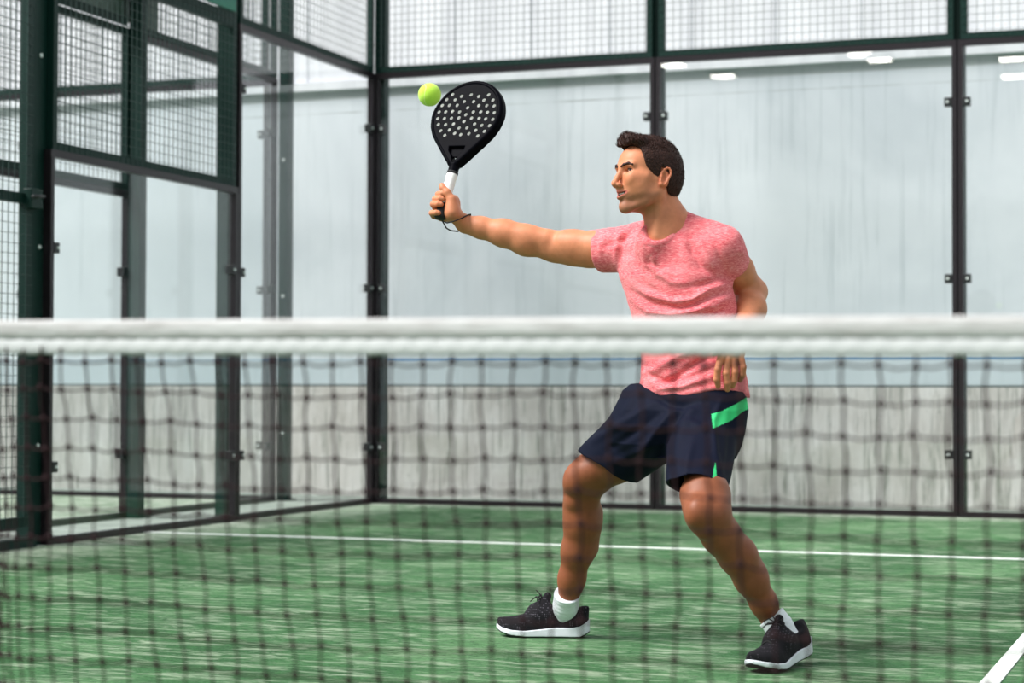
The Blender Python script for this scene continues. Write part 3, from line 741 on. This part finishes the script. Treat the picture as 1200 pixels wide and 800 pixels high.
# neckline
NK = [cone(Wp(767.5, 259, 5.79), Wp(760, 212, 5.77), .060, .080, .004, '-'), cone(Wp(778, 247, 5.88), Wp(772, 210, 5.88), .054, .068, .030, '-')]
sh += NK
def collar(q):
    d = np.minimum(NK[0].f(q), NK[1].f(q)); return .0022*(1-sm(.012, .014, d))*sm(-.004, .001, d)
hem = Wp(812, 466, 5.87); 
def hemf(q):
    px_, py_, pz_ = PX(q); return (py_-np.interp(px_, [740, 757, 775, 800, 820, 838, 855, 880], [452, 456, 464, 466, 461, 456, 457, 467]))/FPX*pz_
sh += [P(hemf, Wp(812, 467, 5.8), 99, '&', .004, True)]
V, F = surface(sh, .0033, Wp(680, 495, 6.2)-np.array([.25, .45, .02]), Wp(905, 235, 5.7)+np.array([.25, .35, .05]), disp=collar)
V = relax(V, F, 1, .5); Nn = vnormals(V, F)
FL = [([(752, 268), (757, 285), (766, 300), (770, 322)], .005, 4), ([(748, 274), (741, 290), (739, 312)], .004, 4), ([(731, 268), (722, 284), (722, 308)], .0045, 3.5),
      ([(744, 266), (728, 281), (706, 290)], -.004, 3.5), ([(716, 272), (704, 285), (704, 300)], .0025, 3.5), ([(736, 270), (729, 285), (728, 305)], -.004, 3),
      ([(750, 285), (759, 310), (786, 330), (812, 334)], .0055, 4.5), ([(763, 297), (778, 314), (796, 327)], .004, 4), ([(745, 306), (757, 335), (776, 345)], -.003, 4),
      ([(808, 278), (812, 295), (822, 312), (842, 326)], -.0055, 4), ([(822, 280), (828, 298), (838, 316)], .0035, 4), ([(798, 272), (802, 292), (808, 308)], .003, 4), ([(836, 280), (843, 300), (850, 316)], -.003, 4),
      ([(846, 326), (822, 334), (800, 336)], -.005, 4), ([(741, 332), (760, 345), (790, 353), (812, 351), (832, 338), (856, 333)], .0055, 3.6), ([(742, 342), (765, 356), (800, 361), (828, 350), (856, 342)], -.0050, 3.6),
      ([(740, 350), (759, 365), (786, 368), (817, 363), (836, 352), (860, 346)], .0050, 3.6), ([(799, 370), (822, 364), (858, 350)], .004, 3.4), ([(790, 376), (820, 372), (860, 360)], -.004, 3.6),
      ([(750, 378), (775, 390), (820, 388), (855, 378)], .004, 5),
      ([(866, 398), (830, 402), (795, 418), (770, 432), (752, 436)], .007, 5), ([(860, 412), (830, 416), (800, 436), (775, 452)], -.008, 4.5), ([(752, 424), (762, 440), (778, 447), (805, 443), (845, 428)], -.005, 4),
      ([(757, 437), (772, 455), (800, 453), (835, 441)], .007, 4), ([(756, 458), (790, 464), (830, 455), (868, 455)], .003, 4),       ([(866, 290), (872, 300)], .003, 5)]
V = folds(V, Nn, FL)
V = V+vnormals(V, F)*(.0022*vnoise(V, 26, 3)+.0012*vnoise(V, 60, 5))[:, None]
t = NT('pink_heather'); g = t.coords((1, 1, 4))
a = t.noise(t.coords((34, 34, 150)), 2.4, 6, .75, .25); b = t.noise(g, 9, 4, .6)
c = t.ramp(a, [(.32, srgb(190, 62, 74)), (.46, srgb(222, 98, 106)), (.60, srgb(240, 142, 146)), (.72, srgb(250, 190, 190))])
c = t.mix(t.ramp(b, [(.42, (0,)*3), (.7, (.35,)*3)]), c, srgb(246, 160, 162))
t.base(c); t.bump(t.noise(t.coords(), 500, 2), .12, .002); M['shirt'] = t.set(.85, 0, .15)
t.b.inputs['Sheen Weight'].default_value = .15
SHIRT = body_part('t_shirt', V, F, M['shirt'])

# ---- shorts
so = [loftz([(742, 862, 450, 5.885, .104), (733, 868, 457, 5.88, .112), (724, 872, 480, 5.865, .132), (716, 868, 500, 5.86, .135), (722, 864, 520, 5.86, .13), (740, 858, 536, 5.86, .11)], Wp(800, 495, 5.87), .28, 36)]
la0 = Wp(772, 494, 5.93); la1 = Wp(709, 546, 6.045); lb0 = Wp(825, 500, 5.81); lb1 = Wp(817, 568, 5.55)
so += [cone(la0, la1+(la1-la0)*.12, .118, .0930, .03), cone(lb0, lb1+(lb1-lb0)*.15, .108, .0850, .025)]
da = nrm(la1-la0); db = nrm(lb1-lb0)
ha_n = nrm(RT*(-32)+UP*(-61))          # hem of the far leg
hb_n = nrm(RT*(-23)+UP*(-81)+FW*(-20))
so += [cutnear(Wp(710, 547, 6.03), ha_n, la1+da*.12-UP*.03, .21), cutnear(Wp(808, 573, 5.56), hb_n, Wp(812, 615, 5.50), .175)]
ins = [cone(la0+da*.1, la1+da*.12, .092, .0855, .01, '-'), cone(lb0+db*.1, lb1+db*.14, .082, .0765, .01, '-')]
so += ins
V, F = surface(so, .0024, Wp(640, 600, 6.1)-np.array([.2, .5, .0]), Wp(920, 440, 5.7)+np.array([.2, .45, .05]))
V = relax(V, F, 2, .5); Nn = vnormals(V, F)
FS = [([(770, 470), (740, 490), (705, 510), (688, 520)], .006, 5), ([(775, 482), (745, 505), (712, 528)], -.006, 5), ([(790, 480), (770, 505), (748, 535)], .007, 5),
      ([(800, 478), (788, 500), (778, 520), (772, 546)], -.009, 5), ([(815, 475), (800, 500), (790, 530)], .006, 6), ([(845, 470), (835, 495), (838, 530), (846, 560)], .005, 4),
      ([(762, 462), (790, 475), (825, 470)], -.006, 5), ([(770, 515), (740, 532), (712, 545)], .005, 5), ([(780, 500), (810, 496), (832, 505)], .005, 5),
      ([(858, 480), (856, 520), (850, 560)], -.004, 4), ([(812, 515), (806, 540), (802, 555)], .005, 5), ([(745, 458), (738, 475), (728, 490)], .005, 5)]
V = folds(V, Nn, FS); V = V+vnormals(V, F)*(.002*vnoise(V, 24, 8))[:, None]
px, py, pz = PX(V); Nn = vnormals(V, F)
colr = np.tile(np.array(srgb(9, 15, 34)[:3]), (len(V), 1))
gm = (inpoly(px, py, [(833.6, 485), (847, 481), (863, 473), (880, 462), (880, 478), (872, 481), (857, 492.6), (835.6, 502)]) | inpoly(px, py, [(838.3, 541), (840.3, 562), (834.8, 562), (836, 551)])) & (pz < 5.95)
gm2 = inpoly(px, py, [(833.6, 485), (847, 481), (863, 473), (880, 462), (880, 478), (872, 481), (857, 492.6), (835.6, 502)]) & (pz < 5.95)
colr[gm] = srgb(62, 204, 124)[:3]
t = NT('navy_cloth'); at_ = t.n('ShaderNodeAttribute'); at_.attribute_name = 'tint'
t.base(at_.outputs['Color']); t.bump(t.noise(t.coords(), 300, 3), .1, .002); t.set(.75, 0, .12); M['navy'] = t.m
SHORTS = body_part('shorts', V, F, M['navy'], col=colr)

# ---- socks and shoes
M['sock'] = plain('white_sock', srgb(228, 232, 238), .9, spec=.1, var=.06, vscale=120)
t = NT('black_knit'); g = t.coords()
vo = t.n('ShaderNodeTexVoronoi'); vo.inputs['Scale'].default_value = 150; vo.inputs['Randomness'].default_value = .25; t.l(g, vo.inputs['Vector'])
dots = t.ramp(vo.outputs['Distance'], [(.20, (1,)*3), (.30, (0,)*3)])
nz = t.ramp(t.noise(t.coords(), 16, 2), [(.45, (0,)*3), (.6, (.8,)*3)])
c = t.mix(t.math('MULTIPLY', dots, nz), srgb(20, 19, 24), srgb(112, 106, 118))
t.base(c); t.bump(dots, .2, .001); M['knit'] = t.set(.8, 0, .2)
M['sole'] = plain('white_midsole', srgb(226, 230, 238), .5, var=.05); M['outsole'] = plain('black_outsole', srgb(24, 24, 26), .7); M['lace'] = plain('black_lace', srgb(14, 14, 16), .8)
def shoe(heel, fwd, lat, up, ankle_top, label_side, L=.285, flex=0.0):
    """heel: point under the heel on the sole line; fwd/lat/up: shoe axes"""
    heel = np.array(heel); A_ = np.array([fwd, lat, up])
    S3 = lambda x, y, z: heel+fwd*x+lat*y+up*z
    xs_ = np.array([-.004, .0, .015, .05, .10, .15, .20, .24, .265, .280, .287])/.285*L
    wd_ = np.array([.004, .024, .033, .0375, .0375, .041, .047, .046, .036, .020, .004])
    hz_ = np.array([.044, .060, .066, .062, .064, .082, .054, .040, .032, .024, .016])
    cy_ = np.array([0, 0, 0, 0, .001, .003, .005, .004, .002, -.002, -.003])
    rise = lambda x: np.interp(x, [-.01, 0, .02, .19, .235, .27, .29], [.016, .010, .0, .0, .004, .013, .022])+flex*np.maximum(x-.19, 0)
    def loc(q): return (q-heel)@A_.T
    def fup(q):
        l_ = loc(q); x = l_[:, 0]; w = np.interp(x, xs_, wd_); hh = np.interp(x, xs_, hz_); c_ = np.interp(x, xs_, cy_); r_ = rise(x)
        u = (l_[:, 1]-c_)/w; v = (l_[:, 2]-r_-.012)/hh
        k0 = (np.abs(u)**2.4+np.abs(v)**2.2)**(1/2.3)+1e-6; d = (k0-1)*np.minimum(w, hh)*.75
        return np.maximum(np.maximum(d, -(l_[:, 2]-r_-.014)), np.maximum(-x-.003, x-L))
    def fsole(q, top=None, lo=.0, grow=.004):
        l_ = loc(q); x = l_[:, 0]; w = np.interp(x, xs_, wd_)+grow; c_ = np.interp(x, xs_, cy_); r_ = rise(x)
        tp = np.interp(x, [-.01, .0, .05, .10, .14, .20, .26, .29], [.040, .036, .029, .028, .023, .017, .015, .012]) if top is None else top
        d = np.abs(l_[:, 1]-c_)-w; d = np.maximum(d, np.maximum(-x-.008, x-L-.003))
        zz = np.maximum(l_[:, 2]-r_-tp, r_+lo-l_[:, 2])
        return np.maximum(d, zz)
    ctr = S3(L/2, 0, .04)
    an = np.array(ankle_top)
    up_ = [fn(fup, ctr, .19, .01), cone(S3(.045, 0, .045), S3(.050, 0, .070), .036, .034, .02),
           cone(S3(.118, .001, .062), S3(.150, .003, .062), .034, .033, .025), cone(S3(.016, 0, .06), S3(.012, 0, .078), .017, .012, .012),
           cone(S3(.130, 0, .090), S3(.165, .002, .074), .021, .024, .015)]
    up_ += [ell(S3(.068, 0, .128), A_, (.054, .070, .058), .010, '-'), cone(S3(.070, 0, .104), S3(.078, 0, .15), .033, .038, .006, '-'),
            fn(lambda q: rise(loc(q)[:, 0])+.012-loc(q)[:, 2], ctr, .3, .002, '&')]
    up_ += [cone(S3(.142, 0, .092), S3(.126, 0, .124), .017, .0125, .010), cone(S3(.008, 0, .074), S3(.002, 0, .086), .010, .006, .010)]
    v_, f_ = surface(up_, .0022, ctr-.2, ctr+.2); v_ = relax(v_, f_, 1, .4)
    SH = body_part('shoe', v_, f_, M['knit'])
    v_, f_ = surface([fn(fsole, ctr, .2, .004), fn(lambda q: -(np.abs(loc(q)[:, 2]-rise(loc(q)[:, 0])-.017)+np.abs(loc(q)[:, 0]-.055)*.08-.0055+np.maximum(0, .012-np.abs(loc(q)[:, 1]))*9)*-1, ctr, .2, .002, '-')] if False else [fn(fsole, ctr, .2, .004)], .0022, ctr-.2, ctr+.2)
    v_ = relax(v_, f_, 2, .5); link('midsole', fastmesh('midsole', v_-PR, f_), M['sole'], SH)
    v_, f_ = surface([fn(lambda q: fsole(q, .0035, -.0035, .0015), ctr, .2, .002)], .0018, ctr-.2, ctr+.2); link('outsole', fastmesh('outsole', v_-PR, f_), M['outsole'], SH)
    lc = MB()
    for i in range(5):
        x = .200-.013*i; z = np.interp(x, [.14, .17, .20], [.112, .096, .072]); w = .018
        lc.tube([S3(x, -w, z-.008)-PR, S3(x-.004, -w*.5, z+.001)-PR, S3(x-.005, 0, z+.004)-PR, S3(x-.004, w*.5, z+.001)-PR, S3(x, w, z-.008)-PR], .0022, 6)
    k0_ = S3(.143, 0, .116)
    for s in (-1, 1):
        lc.tube([k0_-PR, k0_+lat*s*.020+up*.012+fwd*.006-PR, k0_+lat*s*.034+up*.004+fwd*.012-PR, k0_+lat*s*.026-up*.004+fwd*.014-PR, k0_-PR], .0018, 6)
        lc.tube([k0_-PR, k0_+lat*s*.014+fwd*.022+up*.004-PR, k0_+lat*s*.024+fwd*.036-up*.008-PR], .0018, 6)
    lc.tube([k0_-PR, k0_+fwd*.010+up*.016-PR, k0_+fwd*.020+up*.026-PR], .0018, 6)
    lc.build('shoelace', M['lace'], SH, True)
    # sock
    b_ = S3(.074, 0, .05)
    ax_ = nrm(an-b_)
    sk_ = [cone(b_, b_+(an-b_)*.55, .0270, .0390, .01), cone(b_+(an-b_)*.5, an+ax_*.02, .0385, .0430, .01), cone(S3(.07, 0, .05), S3(.11, 0, .055), .026, .022, .02), half(an, ax_, .003)]
    v_, f_ = surface(sk_, .0022, b_-.14, b_+.2, disp=lambda q: .0003*np.sin(((q-b_)@ax_)*420))
    body_part('sock', v_, f_, M['sock'])
    return SH
e3 = lambda v: nrm([v[0], v[1], 0])
# right foot, flat, toes towards the left of the court
hR = np.array([*Wp(689, 747, 6.2)[:2], 0]); 
g1 = (W(690, 748, 6.0)-CAM); hR = CAM+g1*(-CAM[2]/g1[2]); g2 = (W(581, 746, 6.0)-CAM); tR = CAM+g2*(-CAM[2]/g2[2]); 
fR = e3(tR-hR); hR = hR+FH*.035; hR[2] = .0045
shoe(hR+fR*.004, fR, nrm(np.cross(WZ, fR)), WZ, Wp(664.5, 696, 6.19), 'R', L=.287)
# left foot, turned towards the net, heel lifted a little
g1 = (W(898, 786, 5.6)-CAM); tL = CAM+g1*(-CAM[2]/g1[2]); yawL = math.radians(52)
fLh = e3(-RT*math.cos(yawL)-FH*math.sin(yawL)); lift = math.radians(8)
fL = nrm(fLh*math.cos(lift)-WZ*math.sin(lift)); laL = nrm(np.cross(WZ, fLh)); uL = nrm(np.cross(fL, laL))
roll_ = math.radians(0)
hL = tL+np.array([0, 0, .004])-fL*.215
shoe(hL, fL, laL, uL, Wp(903.5, 722, 5.62), 'L', flex=math.tan(lift))


# ------------------------------------------------------------------ racket and ball
t = NT('racket_black'); at_ = t.n('ShaderNodeAttribute'); at_.attribute_name = 'tint'; c = t.noise(t.coords(), 60, 3); t.base(t.mix(1.0, at_.outputs['Color'], t.ramp(c, [(.3, (.85,)*3), (.7, (1.15,)*3)]), 'MULTIPLY')); M['racket'] = t.set(.35, 0, .01)
M['grip'] = plain('white_grip', srgb(240, 240, 238), .7); M['grip_black'] = plain('black_grip', srgb(20, 20, 22), .7); M['cord'] = plain('black_cord', srgb(20, 16, 18), .8)
RACK = thing('padel_racket', 'black padel racket with drilled holes and white grip in the man\'s hand', 'racket', RC)
RL = .437; topv = (RTOP-RC)@RA
Cx = lambda u, v, w: RC+RB*u+RA*v+rn*w            # across, along, through
vs_ = topv-np.array([0, .003, .012, .03, .06, .10, .135, .165, .195, .22, .245, .27, .29, .30])
hw_ = np.array([.0, .040, .072, .100, .122, .1305, .1302, .124, .109, .089, .067, .046, .028, .018])
vd_ = np.linspace(vs_[-1], vs_[0], 400); hd_ = np.interp(vd_, vs_[::-1], hw_[::-1])
tu_ = np.clip((topv-vd_)/.125, 0, 1); el_ = .1305*np.sqrt(np.clip(1-(1-tu_)**2.1, 0, 1)); hd_ = np.where(vd_ > topv-.125, el_, hd_)
kr_ = np.exp(-np.linspace(-2, 2, 41)**2); kr_ /= kr_.sum(); hs_ = np.convolve(np.pad(hd_, 20, 'edge'), kr_, 'valid'); hd_ = np.where(vd_ > topv-.10, hd_, hs_)
def rl(q): d = q-RC; return np.stack([d@RB, d@RA, d@rn], 1)
def outl(u, v): return np.where(v > topv-.1305, np.hypot(u, v-topv+.1305)-.1305, (np.abs(u)-np.interp(v, vd_, hd_))*.88)
def fr_(q):
    l_ = rl(q); d = np.maximum(outl(l_[:, 0], l_[:, 1]), np.maximum(l_[:, 1]-topv, vs_[-1]-l_[:, 1]))
    e = np.abs(l_[:, 2])-.019; rr = .010
    return np.hypot(np.maximum(d+rr, 0), np.maximum(e+rr, 0))+np.minimum(np.maximum(d+rr, e+rr), 0)-rr
rk = [fn(fr_, Cx(0, topv-.12, 0), .2, .006)]
rk += [cone(Cx(0, vs_[-1]+.03, 0), Cx(0, vs_[-1]-.028, 0), .016, .0165, .01)]
# throat opening between the two arms
def thr(q):
    l_ = rl(q); v = l_[:, 1]; w = np.interp(v, [vs_[-1]+.006, vs_[-1]+.03, vs_[-1]+.048, vs_[-1]+.060], [.002, .013, .027, .029])
    
    a_ = np.maximum(np.abs(l_[:, 0])-w, np.maximum(v-(vs_[-1]+.062), vs_[-1]+.006-v))
    return np.maximum(a_, np.minimum(v-(vs_[-1]+.030), -.0-(np.abs(l_[:, 2])-.005)))
rk += [fn(thr, Cx(0, vs_[-1]+.035, 0), .06, .003, '-')]
# face slightly sunk between the raised rim
rk += [fn(lambda q: (lambda l_: np.maximum(outl(l_[:, 0], l_[:, 1])+.013, (.0165-np.abs(l_[:, 2]))))(rl(q)), Cx(0, topv-.12, 0), .2, .0025, '-')]
holes = [(-0.0725, 0.3751), (-0.0362, 0.3676), (-0.0012, 0.372), (0.0288, 0.3649), (0.0645, 0.3698), (-0.0895, 0.3571), (-0.0567, 0.3553), (-0.0207, 0.3479), (0.0148, 0.347), (0.0525, 0.3507), (0.0858, 0.3499), (-0.1, 0.3361), (-0.0732, 0.3357), (-0.043, 0.3346), (-0.0009, 0.3253), (0.0387, 0.3322), (0.0685, 0.3306), (0.0964, 0.3291), (-0.1049, 0.3121), (-0.08, 0.3124), (-0.0544, 0.3132), (-0.0272, 0.3107), (0.0245, 0.3095), (0.0523, 0.3091), (0.0779, 0.3067), (0.1037, 0.3048), (-0.0005, 0.3002), (-0.1033, 0.2888), (-0.0776, 0.2881), (-0.0513, 0.2889), (-0.0233, 0.2891), (0.0247, 0.2871), (0.0527, 0.2857), (0.0782, 0.2833), (0.1048, 0.2809), (-0.0002, 0.2756), (-0.0942, 0.2669), (-0.0666, 0.2655), (-0.0374, 0.2673), (0.0423, 0.2655), (0.0703, 0.2604), (0.0993, 0.259), (-0.0122, 0.2528), (0.0175, 0.2524), (-0.0786, 0.2442), (-0.0466, 0.2464), (0.053, 0.2428), (0.0863, 0.2386), (-0.023, 0.2336), (0.0015, 0.2282), (0.0311, 0.2311), (0.0663, 0.2226), (-0.0584, 0.2267)]
hc = np.array(holes)
def fh(q):
    l_ = rl(q); d = np.full(len(q), 9.0)
    for u, v in hc: d = np.minimum(d, np.hypot(l_[:, 0]-u, l_[:, 1]-v)-.0060)
    return d
rk += [fn(fh, Cx(0, topv-.12, 0), .2, .0008, '-')]
V, F = surface(rk, .0015, np.min([Cx(0, 0, 0), RTOP], 0)-.17, np.max([Cx(0, 0, 0), RTOP], 0)+.17)
l_ = rl(V); dh = fh(V); foam = (dh < .0006) & (np.abs(l_[:, 2]) < .0150)
rc_ = np.tile(np.array(srgb(12, 12, 17)[:3]), (len(V), 1)); rc_[foam] = srgb(238, 238, 236)[:3]
link('racket_head', fastmesh('racket_head', V-RC, F, rc_), M['racket'], RACK)
hv = vs_[-1]-.026
MB().tube([RA*v for v in np.linspace(hv, -.010, 10)], [.0168+.0006*(i % 2) for i in range(10)], 16).build('white_grip_wrap', M['grip'], RACK, True)
MB().tube([RA*-.009, RA*-.040, RA*-.056, RA*-.060], [.0168, .0168, .0180, .0150], 16).build('butt_cap', M['grip_black'], RACK, True)
MB().tube([RA*(hv+.004), RA*(hv-.004)], .0182, 16).build('grip_ring', M['grip_black'], RACK, True)
cp = [(518.5, 259, 6.11), (524, 261, 6.092), (531, 259.5, 6.083), (538, 257, 6.088), (545, 253.5, 6.105), (549, 251.5, 6.125), (551.5, 251, 6.15), (551, 256, 6.175), (545, 268, 6.185), (536, 271, 6.17), (528, 270, 6.13), (523, 267, 6.11)]
wc_ = Wp(547.5, 263.5, 6.15); wx = nrm(Wp(560, 266, 6.15)-wc_)
loop = [Wp(*p) for p in cp]
MB().tube([p-RC for p in loop], .0023, 6, True).build('wrist_cord', M['cord'], RACK, True)

t = NT('ball_felt'); g = t.coords(); c = t.noise(g, 300, 4, .8)
s3 = t.sep(g)
se = t.math('ABSOLUTE', t.math('SUBTRACT', s3[2], t.math('MULTIPLY', t.math('SINE', t.math('MULTIPLY', t.math('ARCTAN2', s3[1], s3[0]), 2.0)), .017)))
c2 = t.mix(t.math('LESS_THAN', se, .0014), t.ramp(c, [(.3, srgb(176, 226, 60)), (.7, srgb(206, 246, 96))]), srgb(212, 240, 140))
t.base(c2); t.bump(c, .5, .002); t.set(.9, 0, .1); t.b.inputs['Sheen Weight'].default_value = .3; M['ball'] = t.m
bp = Wp(503.5, 111, 5.66)
bo = uvball(np.zeros(3), .0334, 24).build('padel_ball', M['ball'], None, True, loc=bp)
bo.rotation_euler = (.5, .9, .3)
tag(bo, 'bright yellow-green felt ball in flight beside the black racket', 'ball')
